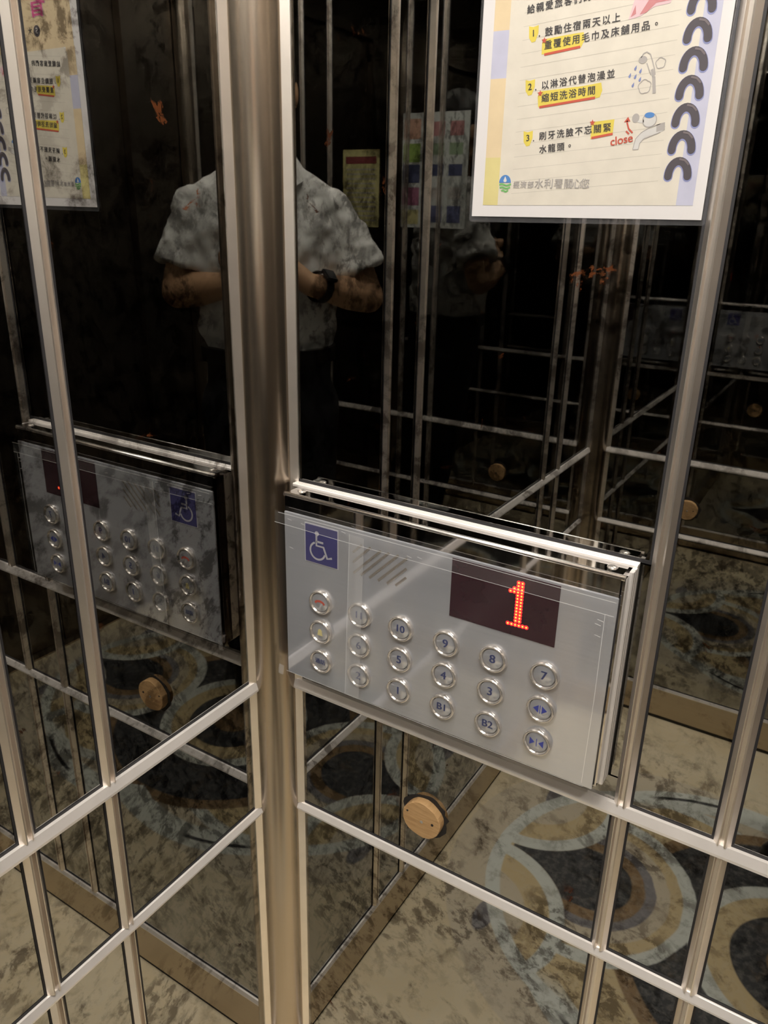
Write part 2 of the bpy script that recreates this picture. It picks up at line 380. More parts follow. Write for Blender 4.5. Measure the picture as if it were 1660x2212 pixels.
for x, y, where in ((0.36, -0.34, 'above the rounded corner post by the control panel'), (0.36, -1.06, 'above the corner post of the wall with the notices'),
                    (1.08, -1.06, 'beside the door on the notice side')):
    lamp(x, y, 'round warm white ceiling lamp '+where)

lp = tag(empty('fill_light_panel', (0.75, -0.70, HC)), 'added flat square white fill light in the middle of the lift ceiling', 'added fill light')  # added fill light, invented to brighten the ledges and steel edges
def lpbox(name, a, b, m):
    o = box(name, a, b, m, lp); o.matrix_parent_inverse = Matrix.Translation((-0.75, 0.70, -HC))
lpbox('fill_diffuser', (0.47, -0.98, HC-0.010), (1.03, -0.42, HC-0.004), FILLE)
lpbox('fill_frame', (0.455, -0.995, HC-0.006), (1.045, -0.405, HC), ALU)

# ------------------------------------------------------------------ flat print helpers (on the right wall)
def flat(name, poly, n, m, parent, P=PR, th=0.00008):
    bm = bmesh.new(); prism(bm, poly, n-th, n, P)
    return obj(name, bm, m, parent)
def circ(cx, cz, rx, rz=None, N=28, a0=0.0, a1=2*math.pi):
    rz = rz or rx
    full = abs(a1-a0-2*math.pi) < 1e-6
    k = N if full else N+1
    return [(cx+rx*math.cos(a0+(a1-a0)*i/N), cz+rz*math.sin(a0+(a1-a0)*i/N)) for i in range(k)]
def stroke(name, pts, w, n, m, parent, P=PR, th=0.00008, closed=False):
    """flat thick polyline"""
    bm = bmesh.new(); k = len(pts)
    L_, R_ = [], []
    for i in range(k):
        a = Vector(pts[(i-1) % k] if (closed or i > 0) else pts[i]); b = Vector(pts[(i+1) % k] if (closed or i < k-1) else pts[i])
        d = (b-a); d = d.normalized() if d.length > 1e-9 else Vector((1, 0)); nn = Vector((-d.y, d.x))*w/2; p = Vector(pts[i])
        L_.append(p+nn); R_.append(p-nn)
    rng = range(k if closed else k-1)
    for i in rng:
        j = (i+1) % k
        prism(bm, [tuple(L_[i]), tuple(L_[j]), tuple(R_[j]), tuple(R_[i])], n-th, n, P)
    return obj(name, bm, m, parent)
def text(name, body, size, x, z, n, m, parent, rot=0.0, align='CENTER', bold=0.0, spacing=1.0, sx=1.0):
    c = bpy.data.curves.new(name, 'FONT'); c.body = body; c.size = size; c.align_x = align; c.align_y = 'CENTER'
    c.space_character = spacing; c.extrude = 0.00004
    t = bpy.data.objects.new('tmp_text', c); COL.objects.link(t)
    dg = bpy.context.evaluated_depsgraph_get(); dg.update()
    me = bpy.data.meshes.new_from_object(t.evaluated_get(dg)); me.name = name
    bpy.data.objects.remove(t); bpy.data.curves.remove(c)
    if bold:                                                   # heavier strokes: a second, slightly shifted copy
        bm = bmesh.new(); bm.from_mesh(me); src = bm.verts[:]
        geo = bmesh.ops.duplicate(bm, geom=bm.verts[:]+bm.edges[:]+bm.faces[:])['geom']
        dup = [e for e in geo if isinstance(e, bmesh.types.BMVert)]
        for v in src: v.co.x -= bold*1.4; v.co.y -= bold*0.5
        for v in dup: v.co.x += bold*1.4; v.co.y += bold*0.5; v.co.z += 0.00001
        bm.to_mesh(me); bm.free()
    cs, sn = math.cos(rot), math.sin(rot)
    for v in me.vertices:
        px, pz = v.co.x*sx, v.co.y
        v.co = PR(x+px*cs-pz*sn, n+v.co.z, z+px*sn+pz*cs)
    me.materials.clear()
    return link(name, me, m, parent)

# ------------------------------------------------------------------ control panel
cp = tag(empty('control_panel', (0.26, 0.0, 0.8345)), 'low steel lift control panel with round floor buttons and a red number display', 'control panel')
def cpart(o):
    o.matrix_parent_inverse = Matrix.Translation((-0.26, 0.0, -0.8345)); return o
FN = 0.0365                                                   # face of the housing
cpart(box('housing', (0.0555, -FN, 0.8345), (0.4660, 0.004, 1.0835), HOUS, cp, bevel=0.0035))
# ribbed aluminium surround, top and right side
bm = bmesh.new()
for k in range(3):
    a = 0.0005+k*0.0034
    sweep(bm, [(0.0, a), (0.0026, a), (0.0036, a+0.0008), (0.0036, a+0.0024), (0.0026, a+0.0032), (0.0, a+0.0032)], (0.0500, 1.0832), (0.4700, 1.0832), PR, 's')
cpart(obj('surround_strip', bm, ALU, cp))
bm = bmesh.new()
for k in range(3):
    a = 0.0005+k*0.0075
    sweep(bm, [(0.0, a), (0.0030, a), (0.0042, a+0.0012), (0.0042, a+0.0058), (0.0030, a+0.0072), (0.0, a+0.0072)], (0.4658, 0.8345), (0.4658, 1.0832), PR, 'z')
cpart(obj('surround_strip', bm, ALU, cp))
bm = bmesh.new()
sweep(bm, [(0.0030*math.sin(t), FN-0.0030+0.0030*math.cos(t)) for t in [i/12*2*math.pi for i in range(12)]], (0.0560, 1.0809), (0.4655, 1.0809), PR, 's')
o = cpart(obj('edge_highlight', bm, EDGEHL, cp))  # added strip of brighter metal, stands for the highlight along the housing edge
for p_ in o.data.polygons: p_.use_smooth = len(p_.vertices) == 4
for x in (0.072, 0.449):                                      # screws on top
    bm = bmesh.new(); bmesh.ops.create_uvsphere(bm, u_segments=14, v_segments=8, radius=0.0055)
    for v in bm.verts: v.co = (x+v.co.x, -0.0205+v.co.y, 1.0835+v.co.z*0.38)
    cpart(obj('screw', bm, RING, cp, True))
FP = FN+0.0015                                                # face plate surface
cpart(box('face_plate', (0.0580, -FP, 0.8362), (0.4632, -FN+0.0005, 1.0605), PLATE, cp, bevel=0.0005))
# speaker slots
for (a, b) in (((0.158, 1.0318), (0.1705, 1.0443)), ((0.158, 1.0195), (0.1825, 1.0440)), ((0.159, 1.0060), (0.1965, 1.0435)), ((0.1690, 1.0057), (0.2070, 1.0437)),
               ((0.1810, 1.0057), (0.2192, 1.0438)), ((0.1930, 1.0055), (0.2305, 1.0430)), ((0.2049, 1.0053), (0.2300, 1.0304)), ((0.2165, 1.0060), (0.2298, 1.0193))):
    o = cpart(stroke('speaker_slot', [a, b], 0.0020, FP+0.0002, SLOT, cp, th=0.0006))
    dx = 0.0011
    cpart(stroke('slot_highlight', [(a[0]+dx, a[1]-dx), (b[0]+dx, b[1]-dx)], 0.0010, FP+0.0003, RING, cp, th=0.0006))  # highlight beside each slot drawn as a bright metal strip
# display
dsp = cpart(flat('display', [(0.2862, 0.9888), (0.4065, 0.9888), (0.4065, 1.0578), (0.2862, 1.0578)], FP+0.0006, DISP, cp, th=0.0016))
dots = []
for r in range(13):
    z = 1.0495-r*0.00362
    cs = [2, 3]
    if r == 2: cs = [1, 2, 3]
    if r == 3: cs = [0, 1, 2, 3]
    dots += [(0.3545+c*0.0041, z+c*0.00012) for c in cs]
dots += [(0.3545+c*0.0041, 1.0012+c*0.00015) for c in range(6)]
bmr, bmy = bmesh.new(), bmesh.new()
for x, z in dots:
    prism(bmr, circ(x, z, 0.00235, N=12), FP+0.0005, FP+0.0008, PR)
    prism(bmy, circ(x, z, 0.00100, N=10), FP+0.0007, FP+0.0010, PR)
o = obj('lit_digit', bmr, LEDR, dsp); tag(o, 'glowing red dot-matrix figure 1')
o2 = obj('lit_digit', bmy, LEDY, dsp); tag(o2, 'yellow-orange cores of the red dots')
# wheelchair sign
sg = cpart(flat('accessibility_sign', [(0.0890, 1.0035), (0.1378, 1.0035), (0.1378, 1.0535), (0.0890, 1.0535)], FP+0.0004, SIGNW, cp, th=0.0006))
tag(sg, 'blue and white wheelchair sticker')
def sp(o): return o
sp(flat('sign_field', [(0.0902, 1.0045), (0.1366, 1.0045), (0.1366, 1.0522), (0.0902, 1.0522)], FP+0.0006, SIGNB, sg, th=0.0003))
sp(flat('pictogram', circ(0.1072, 1.0428, 0.0030), FP+0.0008, SIGNW, sg))
sp(stroke('pictogram', [(0.1065, 1.0400), (0.1065, 1.0272), (0.1168, 1.0272), (0.1222, 1.0138), (0.1290, 1.0160)], 0.0028, FP+0.0008, SIGNW, sg))
sp(stroke('pictogram', [(0.1065, 1.0325), (0.1165, 1.0325)], 0.0026, FP+0.0008, SIGNW, sg))
sp(stroke('pictogram', circ(0.1082, 1.0205, 0.0108, N=26, a0=math.radians(112), a1=math.radians(345)), 0.0024, FP+0.0008, SIGNW, sg))
# buttons
def lathe(prof, x, z, N=28):
    bm = bmesh.new(); rows = []
    for r, n in prof:
        if r < 1e-6: rows.append([bm.verts.new(PR(x, FP+n, z))])
        else: rows.append([bm.verts.new(PR(x+r*math.cos(2*math.pi*i/N), FP+n, z+r*math.sin(2*math.pi*i/N))) for i in range(N)])
    for j in range(len(rows)-1):
        A, B = rows[j], rows[j+1]
        for i in range(N):
            if len(B) == 1: bm.faces.new((A[i], A[(i+1) % N], B[0]))
            else: bm.faces.new((A[i], A[(i+1) % N], B[(i+1) % N], B[i]))
    return bm
CX = [0.1130, 0.1700, 0.2265, 0.2850, 0.3420, 0.4000]; RZ = [0.9545, 0.9138, 0.8718]
LAB = [['phone', 'bell', '通話'], ['11', '6', '2'], ['10', '5', '1'], ['9', '4', 'B1'], ['8', '3', 'B2'], ['7', 'open', 'close']]
BEZ = [(0.0160, -0.0005), (0.0160, 0.0034), (0.0150, 0.0056), (0.0138, 0.0058), (0.0129, 0.0050), (0.0126, 0.0002), (0.0112, 0.0002)]
CAP = [(0.0117, 0.0006), (0.0117, 0.0034), (0.0110, 0.0040), (0.0, 0.0040)]
for i, x in enumerate(CX):
    for j, z in enumerate(RZ):
        bt = cpart(obj('button', lathe(BEZ, x, z), RING, cp, True))
        sp(obj('button_cap', lathe(CAP, x, z), PLATE, bt, True))
        L_ = LAB[i][j]; n = FP+0.0042
        if L_ == 'phone':
            sp(stroke('button_symbol', [(x-0.0068, z-0.0015), (x-0.0048, z+0.0010), (x, z+0.0022), (x+0.0048, z+0.0010), (x+0.0068, z-0.0015)], 0.0030, n, RED, bt))
        elif L_ == 'bell':
            sp(flat('button_symbol', [(x-0.0040, z-0.0045), (x+0.0040, z-0.0045), (x+0.0034, z-0.0020), (x+0.0026, z+0.0030), (x, z+0.0048), (x-0.0026, z+0.0030), (x-0.0034, z-0.0020)], n, PYEL, bt))
        elif L_ == 'open':
            for sgn in (-1, 1):
                sp(flat('button_symbol', [(x+sgn*0.0018, z-0.0048), (x+sgn*0.0018, z+0.0048), (x+sgn*0.0078, z)], n, BTRI, bt))
            sp(stroke('button_symbol', [(x, z-0.0050), (x, z+0.0050)], 0.0009, n, BTRI, bt))
        elif L_ == 'close':
            for sgn in (-1, 1):
                sp(flat('button_symbol', [(x+sgn*0.0078, z-0.0046), (x+sgn*0.0078, z+0.0046), (x+sgn*0.0020, z)], n, BTRI, bt))
            sp(stroke('button_symbol', [(x, z-0.0048), (x, z+0.0048)], 0.0009, n, BTRI, bt))
        elif L_ == '通話':
            sp(text('button_symbol', L_, 0.0078, x, z, n, BTXT, bt, bold=0.00016))
        else:
            sp(text('button_symbol', L_, 0.0142 if len(L_) == 1 else 0.0128, x, z, n, BTXT, bt, bold=0.00026))
# clear film stuck over the plate, with a strip of tape
fm = bmesh.new()
FX = [0.0500+0.4150*i/12 for i in range(13)]; FZ = [0.8352+0.2255*j/6 for j in range(7)]
gv = [[fm.verts.new((x, -(FP+0.0068+0.0007*math.sin(9*x*10+j)*math.cos(x*23+j*1.7)), z)) for x in FX] for j, z in enumerate(FZ)]
for j in range(6):
    for i in range(12): fm.faces.new((gv[j][i], gv[j][i+1], gv[j+1][i+1], gv[j+1][i]))
cpart(obj('protective_film', fm, FILM, cp, True))
cpart(flat('tape_strip', [(0.1540, 0.8420), (0.1735, 0.8412), (0.1785, 1.0560), (0.1592, 1.0572)], FP+0.0078, TAPE, cp))
cpart(flat('tape_strip', [(0.0500, 1.0475), (0.4640, 1.0455), (0.4640, 1.0605), (0.0500, 1.0625)], FP+0.0080, TAPE if False else FILM, cp))
cpart(flat('tape_strip', [(0.0480, 0.8350), (0.0560, 0.8345), (0.0580, 0.8490), (0.0500, 0.8500)], FP+0.0084, TAPE, cp))

CREASE = clear('film_crease', 0.05, 0.15, haze=0.45)
for pts in ([(0.0500, 1.0478), (0.1500, 1.0462), (0.4630, 1.0452)], [(0.4540, 0.8470), (0.4552, 0.9500), (0.4545, 1.0450)], [(0.0560, 1.0612), (0.4635, 1.0600)],
            [(0.0620, 0.8440), (0.2600, 0.8425), (0.4560, 0.8432)], [(0.1592, 1.0572), (0.1540, 0.8430)]):
    cpart(stroke('film_crease', pts, 0.0005, FP+0.0088, CREASE, cp))
for x, z in ((0.0700, 1.0560), (0.0900, 1.0545), (0.1480, 1.0580), (0.2350, 1.0500), (0.2480, 1.0520), (0.0720, 1.0200), (0.4460, 1.0330), (0.4480, 1.0380), (0.4470, 1.0210)):
    cpart(stroke('film_crease', [(x, z), (x+0.006, z-0.001)], 0.0006, FP+0.0088, CREASE, cp))

# ------------------------------------------------------------------ laminated poster on the right wall
po = tag(empty('laminated_poster', (0.3725, 0, 1.3915)), 'laminated cream water-saving poster with Chinese text above the control panel', 'poster')
PI_ = Matrix.Translation((-0.3725, 0, -1.3915))
def pp(o): o.matrix_parent_inverse = PI_; return o
pp(flat('laminate_sheet', [(0.2652, 1.3935), (0.2672, 1.3915), (0.4785, 1.3932), (0.4803, 1.3950), (0.4803, 1.6995), (0.2652, 1.6995)], 0.0019, LAM, po, th=0.0007))
ppar = pp(flat('paper', [(0.2680, 1.3965), (0.4770, 1.3975), (0.4770, 1.6945), (0.2680, 1.6945)], 0.0024, PAPER, po, th=0.0004))
N0 = 0.00248
def L(k): return N0+k*0.00008
pp(flat('print_band', [(0.2800, 1.5790), (0.4690, 1.5790), (0.4690, 1.6850), (0.2800, 1.6850)], L(1), ORA, po))
for a, b, m in ((1.4065, 1.4470, PYEL), (1.4470, 1.5110, ORA), (1.5110, 1.5480, LAV), (1.5480, 1.5792, ORA)):
    pp(flat('print_band', [(0.2790, a), (0.2960, a), (0.2960, b), (0.2790, b)], L(1), m, po))
pp(flat('print_page', [(0.2940, 1.4065), (0.4550, 1.4085), (0.4550, 1.5790), (0.3000, 1.5790), (0.2940, 1.5730)], L(1.4), PAGE, po))
pp(flat('print_band', [(0.4550, 1.4085), (0.4685, 1.4085), (0.4685, 1.5790), (0.4550, 1.5790)], L(1), LAV, po))
for k in range(16):                                            # notebook rules
    z = 1.4165+k*0.0102
    pp(stroke('print_rule', [(0.3070, z), (0.4380, z+0.0108)], 0.0004, L(2), RULE, po))
SL = math.radians(5.0)
def row(s, x, z, size=0.0071, m=INK, pitch=0.00815, rot=SL, bold=0.00010):
    for k, ch in enumerate(s):
        if ch == ' ': continue
        if ch == '。':
            pp(stroke('printed_character', circ(x+k*pitch*math.cos(rot), z+k*pitch*math.sin(rot)+0.0005, 0.0009, N=12), 0.0005, L(5), m, po, closed=True)); continue
        pp(text('printed_character', ch, size, x+k*pitch*math.cos(rot), z+k*pitch*math.sin(rot), L(5), m, po, rot=rot, bold=bold))
def hl(pts, m=YELLOW, k=3): pp(flat('print_highlight', pts, L(k), m, po))
def star(x, z, r=0.0026):
    pp(flat('print_star', [(x+(r if i % 2 == 0 else r*0.45)*math.sin(i*math.pi/5), z+(r if i % 2 == 0 else r*0.45)*math.cos(i*math.pi/5)) for i in range(10)], L(6), RED, po))
def ul(a, b):
    a, b = Vector(a), Vector(b)
    pp(stroke('print_underline', [tuple(a), tuple(b)], 0.0019, L(4), RED, po))
row('給親愛旅客們的', 0.3128, 1.5612)
for x, z, d in ((0.3167, 1.5433, '1'), (0.3173, 1.5027, '2'), (0.3191, 1.4623, '3')):
    hl([(x-0.0046, z+0.0058), (x-0.0005, z+0.0048), (x+0.0042, z+0.0060), (x+0.0044, z), (x+0.0022, z-0.0060), (x-0.0010, z-0.0066), (x-0.0038, z-0.0030)])
    pp(text('printed_character', d, 0.0072, x, z, L(5), INK, po, rot=SL, bold=0.0001))
    pp(flat('printed_character', circ(x+0.0056, z-0.0022, 0.0006, N=10), L(5), INK, po))
hl([(0.3256, 1.5270), (0.3602, 1.5300), (0.3625, 1.5350), (0.3612, 1.5408), (0.3500, 1.5402), (0.3290, 1.5385), (0.3252, 1.5360)])
row('鼓勵住宿兩天以上', 0.3306, 1.5433); row('重覆使用毛巾及床舖用品。', 0.3309, 1.5334)
ul((0.3280, 1.5268), (0.3594, 1.5303)); star(0.3271, 1.5374)
hl([(0.3264, 1.4866), (0.3806, 1.4918), (0.3822, 1.4970), (0.3806, 1.5028), (0.3650, 1.5010), (0.3270, 1.4990), (0.3252, 1.4950)])
row('以淋浴代替泡澡並', 0.3312, 1.5032); row('縮短洗浴時間', 0.3324, 1.4932)
ul((0.3275, 1.4866), (0.3767, 1.4917)); star(0.3273, 1.4974)
hl([(0.3763, 1.4602), (0.3952, 1.4636), (0.3953, 1.4748), (0.3762, 1.4733)])
row('刷牙洗臉不忘關緊', 0.3330, 1.4633); row('水龍頭。', 0.3342, 1.4528)
ul((0.3772, 1.4610), (0.3952, 1.4638)); star(0.3767, 1.4728)
pp(text('printed_character', 'close', 0.0092, 0.4033, 1.4588, L(5), RED, po, rot=math.radians(9), bold=0.00012))
pp(stroke('print_arrow', [(0.4118, 1.4640), (0.4082, 1.4672), (0.4064, 1.4715), (0.4062, 1.4735)], 0.0013, L(4), RED, po))
pp(flat('print_arrow', [(0.4036, 1.4722), (0.4088, 1.4728), (0.4066, 1.4762)], L(4), RED, po))
pp(stroke('print_arrow', [(0.4062, 1.4655), (0.4090, 1.4632)], 0.0013, L(4), RED, po))
# emblem and footer
pp(flat('print_emblem', circ(0.3000, 1.4258, 0.0058, 0.0066, a0=0, a1=math.pi), L(4), BLUE, po))
pp(flat('print_emblem', [(0.3000, 1.4312), (0.3016, 1.4278), (0.3012, 1.4266), (0.3000, 1.4262), (0.2988, 1.4266), (0.2984, 1.4278)], L(5), PAPER, po))
for k in range(3):
    zz = 1.4240-k*0.0026; hw = (0.0058, 0.0052, 0.0034)[k]
    pp(stroke('print_emblem', [(0.3003-hw+2*hw*i/10, zz+0.0006*math.sin(i*0.75)) for i in range(11)], 0.0016, L(4), GREEN, po))
row('經濟部', 0.3115, 1.4237, 0.0062, GREY, 0.0069, rot=0)
for k, ch in enumerate('水利署關心您'):
    pp(text('printed_character', ch, 0.0086, 0.3333+(0, .0092, .0184, .0274, .0352, .0424)[k], 1.4245, L(5), GREY, po, bold=0.00008))
# shower head, steam, drops
pp(stroke('print_shower', [(0.4113, 1.5188), (0.4130, 1.5216), (0.4155, 1.5226), (0.4185, 1.5208), (0.4208, 1.5160), (0.4232, 1.5100), (0.4243, 1.5058)], 0.0008, L(4), GREY, po))
pp(stroke('print_shower', [(0.4165, 1.5146), (0.4188, 1.5100), (0.4210, 1.5060)], 0.0008, L(4), GREY, po))
pp(flat('print_shower', circ(0.4130, 1.5172, 0.0034, 0.0027), L(4), GREY, po))
pp(stroke('print_shower', [(0.4213, 1.5100), (0.4232, 1.5045)], 0.0022, L(5), GREY, po))
pp(stroke('print_shower', [(0.4234, 1.5045), (0.4255, 1.4925)], 0.0026, L(4), GREY, po))
def cloud(cx, cz, r):
    pts = []
    for i in range(36):
        a = i/36*2*math.pi; rr = r*(1+0.16*abs(math.sin(2.5*a+0.4)))
        pts.append((cx+rr*math.cos(a), cz+rr*math.sin(a)))
    pp(stroke('print_steam', pts, 0.0006, L(4), GREY, po, closed=True))
cloud(0.4275, 1.5140, 0.0034); cloud(0.4170, 1.4978, 0.0045)
for x, z in ((0.4078, 1.5115), (0.4121, 1.5092), (0.4038, 1.5063), (0.4084, 1.5053), (0.4124, 1.5031), (0.4073, 1.4993)):
    pp(flat('print_drop', [(x+0.0008, z+0.0021), (x+0.0010, z-0.0004), (x+0.0003, z-0.0016), (x-0.0006, z-0.0014), (x-0.0010, z-0.0004), (x-0.0004, z+0.0006)], L(4), DROP, po))
# tap
pp(flat('print_tap', circ(0.4245, 1.4732, 0.0056, 0.0052), L(3), LGREY, po))
pp(stroke('print_tap', circ(0.4245, 1.4732, 0.0056, 0.0052), 0.0007, L(4), GREY, po, closed=True))
pp(flat('print_tap', circ(0.4240, 1.4768, 0.0040, 0.0021), L(5), BLUE, po))
pp(flat('print_tap', circ(0.4130, 1.4750, 0.0030, 0.0034), L(4), GREY, po))
pp(stroke('print_tap', [(0.4140, 1.4735), (0.4172, 1.4722), (0.4200, 1.4726)], 0.0022, L(3), LGREY, po))
pp(stroke('print_tap', [(0.4362, 1.4672), (0.4290, 1.4650), (0.4225, 1.4630), (0.4180, 1.4600), (0.4162, 1.4560), (0.4158, 1.4512)], 0.0050, L(3), LGREY, po))
pp(stroke('print_tap', [(0.4336, 1.4700), (0.4250, 1.4675), (0.4190, 1.4640), (0.4150, 1.4595), (0.4136, 1.4515)], 0.0006, L(4), GREY, po))
pp(stroke('print_tap', [(0.4345, 1.4640), (0.4280, 1.4615), (0.4215, 1.4592), (0.4188, 1.4560), (0.4182, 1.4515), (0.4136, 1.4512)], 0.0006, L(4), GREY, po))
pp(flat('print_tap', [(0.4312, 1.4642), (0.4378, 1.4655), (0.4372, 1.4712), (0.4306, 1.4696)], L(4), GREY, po))
# towel drawing, title, emblem at the head
pp(flat('print_towel', [(0.3974, 1.5464), (0.4068, 1.5480), (0.4170, 1.5536), (0.4290, 1.5549), (0.4330, 1.5640), (0.4200, 1.5700), (0.4016, 1.5640)], L(3), PPINK, po))
pp(flat('print_towel', [(0.4060, 1.5492), (0.4110, 1.5500), (0.4180, 1.5560), (0.4290, 1.5570), (0.4250, 1.5640), (0.4130, 1.5600)], L(4), TOWEL, po))
pp(flat('print_towel', [(0.3990, 1.5480), (0.4030, 1.5500), (0.4020, 1.5560)], L(4), TOWEL, po))
pp(text('printed_character', '省', 0.0320, 0.3410, 1.6270, L(3), PPINK, po, bold=0.0014))
pp(text('printed_character', '省', 0.0320, 0.3410, 1.6270, L(4), PINK, po, bold=0.0005))
pp(flat('print_emblem', circ(0.3470, 1.6000, 0.0064), L(3), SPIRAL, po))
pp(text('printed_character', 'S', 0.0090, 0.3470, 1.6000, L(4), PAPER, po))
pp(text('printed_character', '木', 0.0090, 0.3600, 1.5998, L(3), INK, po))
# spiral binding printed down the right-hand side
for k in range(10):
    z = 1.4305+k*0.01965; x = 0.4532
    arc = [(x-0.0076, z), (x-0.0070, z+0.0045), (x-0.0045, z+0.0090), (x+0.0005, z+0.0118), (x+0.0050, z+0.0100), (x+0.0074, z+0.0052), (x+0.0078, z+0.0008)]
    arc = [(x+0.0077*math.cos(t)*(1.0 if math.cos(t) > 0 else 1.0)-0.0004*math.sin(t), z+0.0004+0.0112*math.sin(t)) for t in [math.pi-i/16*math.pi for i in range(17)]]
    pp(stroke('print_spiral', [(p[0], p[1]-0.0006) for p in arc], 0.0074, L(3), BHALO, po))
    pp(stroke('print_spiral', arc, 0.0062, L(4), SPIRAL, po))
    for e in (arc[0], arc[-1]): pp(flat('print_spiral', circ(e[0], e[1], 0.0031, N=14), L(5), SPIRAL, po)); pp(flat('print_spiral', circ(e[0], e[1]-0.0008, 0.0037, N=14), L(2.5), BHALO, po))
    pp(stroke('print_spiral', [(x-0.0005, z+0.0132), (x+0.0040, z+0.0122), (x+0.0075, z+0.0088)], 0.0015, L(6), SPIRALG, po))

# ------------------------------------------------------------------ notices on the opposite wall
def notice(name, label, x0, x1, z0, z1, bands):
    t = tag(empty(name, ((x0+x1)/2, -D, z0)), label, 'notice')
    inv = Matrix.Translation((-(x0+x1)/2, D, -z0))
    def q(o): o.matrix_parent_inverse = inv; return o
    for nm, u0, u1, v0, v1, m, k in bands:
        q(flat(nm, [(x0+(x1-x0)*u0, z0+(z1-z0)*v0), (x0+(x1-x0)*u1, z0+(z1-z0)*v0), (x0+(x1-x0)*u1, z0+(z1-z0)*v1), (x0+(x1-x0)*u0, z0+(z1-z0)*v1)], 0.0018+k*0.0003, m, t, P=PO, th=0.0012 if k == 0 else 0.0004))
MAROON = ink('ink_maroon', (0.20, 0.03, 0.03)); OLIVE = ink('paper_olive', (0.50, 0.46, 0.20)); PALE = ink('paper_pale', (0.50, 0.52, 0.50)); NAVY = ink('ink_navy', (0.05, 0.06, 0.14)); GRN2 = ink('ink_leaf', (0.24, 0.36, 0.07))
NPNK = ink('ink_dull_pink', (0.34, 0.12, 0.20)); NORA = ink('ink_dull_orange', (0.46, 0.26, 0.18)); NRED = ink('ink_dull_red', (0.40, 0.18, 0.18)); NGRN = ink('ink_dull_green', (0.24, 0.32, 0.20)); NYEL = ink('ink_dull_yellow', (0.44, 0.40, 0.18)); NBLU = ink('ink_dull_blue', (0.10, 0.11, 0.22))
bands = [('paper', 0, 1, 0, 1, OLIVE, 0), ('print_header', 0.08, 0.92, 0.82, 0.91, MAROON, 1)]
bands += [('print_line', 0.10, 0.90, 0.08+k*0.060, 0.095+k*0.060, GREY, 1) for k in range(12)]
notice('yellow_notice', 'small yellow notice with a dark red heading on the mirrored wall facing the control panel', 0.728, 0.858, 1.357, 1.572, bands)
bands = [('paper', 0, 1, 0, 1, PALE, 0)]
for a, b, m in ((0.78, 0.95, NORA), (0.58, 0.74, GRN2), (0.40, 0.56, NAVY), (0.20, 0.36, NPNK), (0.03, 0.16, NYEL)):
    bands.append(('print_block', 0.72, 0.98, a, b, m, 1))
for v0, v1, m in ((0.80, 0.92, NRED), (0.64, 0.74, NGRN), (0.46, 0.56, NAVY), (0.26, 0.36, GREY), (0.05, 0.20, NBLU)):
    for u in (0.08, 0.36): bands.append(('print_icon', u, u+0.20, v0, v1, m, 1))
notice('safety_notice', 'white notice with coloured blocks and small icons on the mirrored wall facing the control panel', 0.438, 0.650, 1.360, 1.662, bands)

# ------------------------------------------------------------------ wooden plugs where the handrail was taken off
def plug(x, z, P, label, mi):
    t = tag(empty('wooden_plug', (mi[0], mi[1], z)), label, 'wooden plug')
    inv = Matrix.Translation((-mi[0], -mi[1], -z))
    rnd = random.Random(int(x*1e4)+int(mi[1]*10))
    bm = bmesh.new()
    prism(bm, [(x+(0.0300+rnd.uniform(0, 0.0055))*math.cos(a), z+(0.0298+rnd.uniform(0, 0.0045))*math.sin(a)) for a in [i/30*2*math.pi for i in range(30)]], -0.003, 0.0006, P)
    o = obj('chipped_hole_shade', bm, SHADOWGAP, t); o.matrix_parent_inverse = inv  # shade of the chipped hole put into a dark sheet on the glass
    bm = bmesh.new(); poly = [(x+(0.0275+rnd.uniform(-0.0012, 0.0008))*math.cos(a), z+(0.0270+rnd.uniform(-0.0012, 0.0008))*math.sin(a)) for a in [i/22*2*math.pi for i in range(22)]]
    prism(bm, poly, -0.002, 0.0115, P)
    bmesh.ops.bevel(bm, geom=[e for e in bm.edges], offset=0.0010, segments=1, affect='EDGES')
    o = obj('wood_disc', bm, WOOD, t); o.matrix_parent_inverse = inv
    for dx, dz, r, m in ((0.0008, -0.0015, 0.0022, RING), (-0.0205, 0.0070, 0.0014, SHADOWGAP), (0.0165, 0.0010, 0.0018, SHADOWGAP)):
        bm = bmesh.new(); prism(bm, circ(x+dx, z+dz, r, N=14), 0.0105, 0.0120, P)
        o = obj('screw' if m is RING else 'screw_hole', bm, m, t); o.matrix_parent_inverse = inv
plug(0.2495, 0.6665, PR, 'round bare wood plug below the control panel', (0.2495, 0.0))
plug(0.2800, 0.6665, PO, 'round bare wood plug low on the wall facing the control panel', (0.2800, -D))

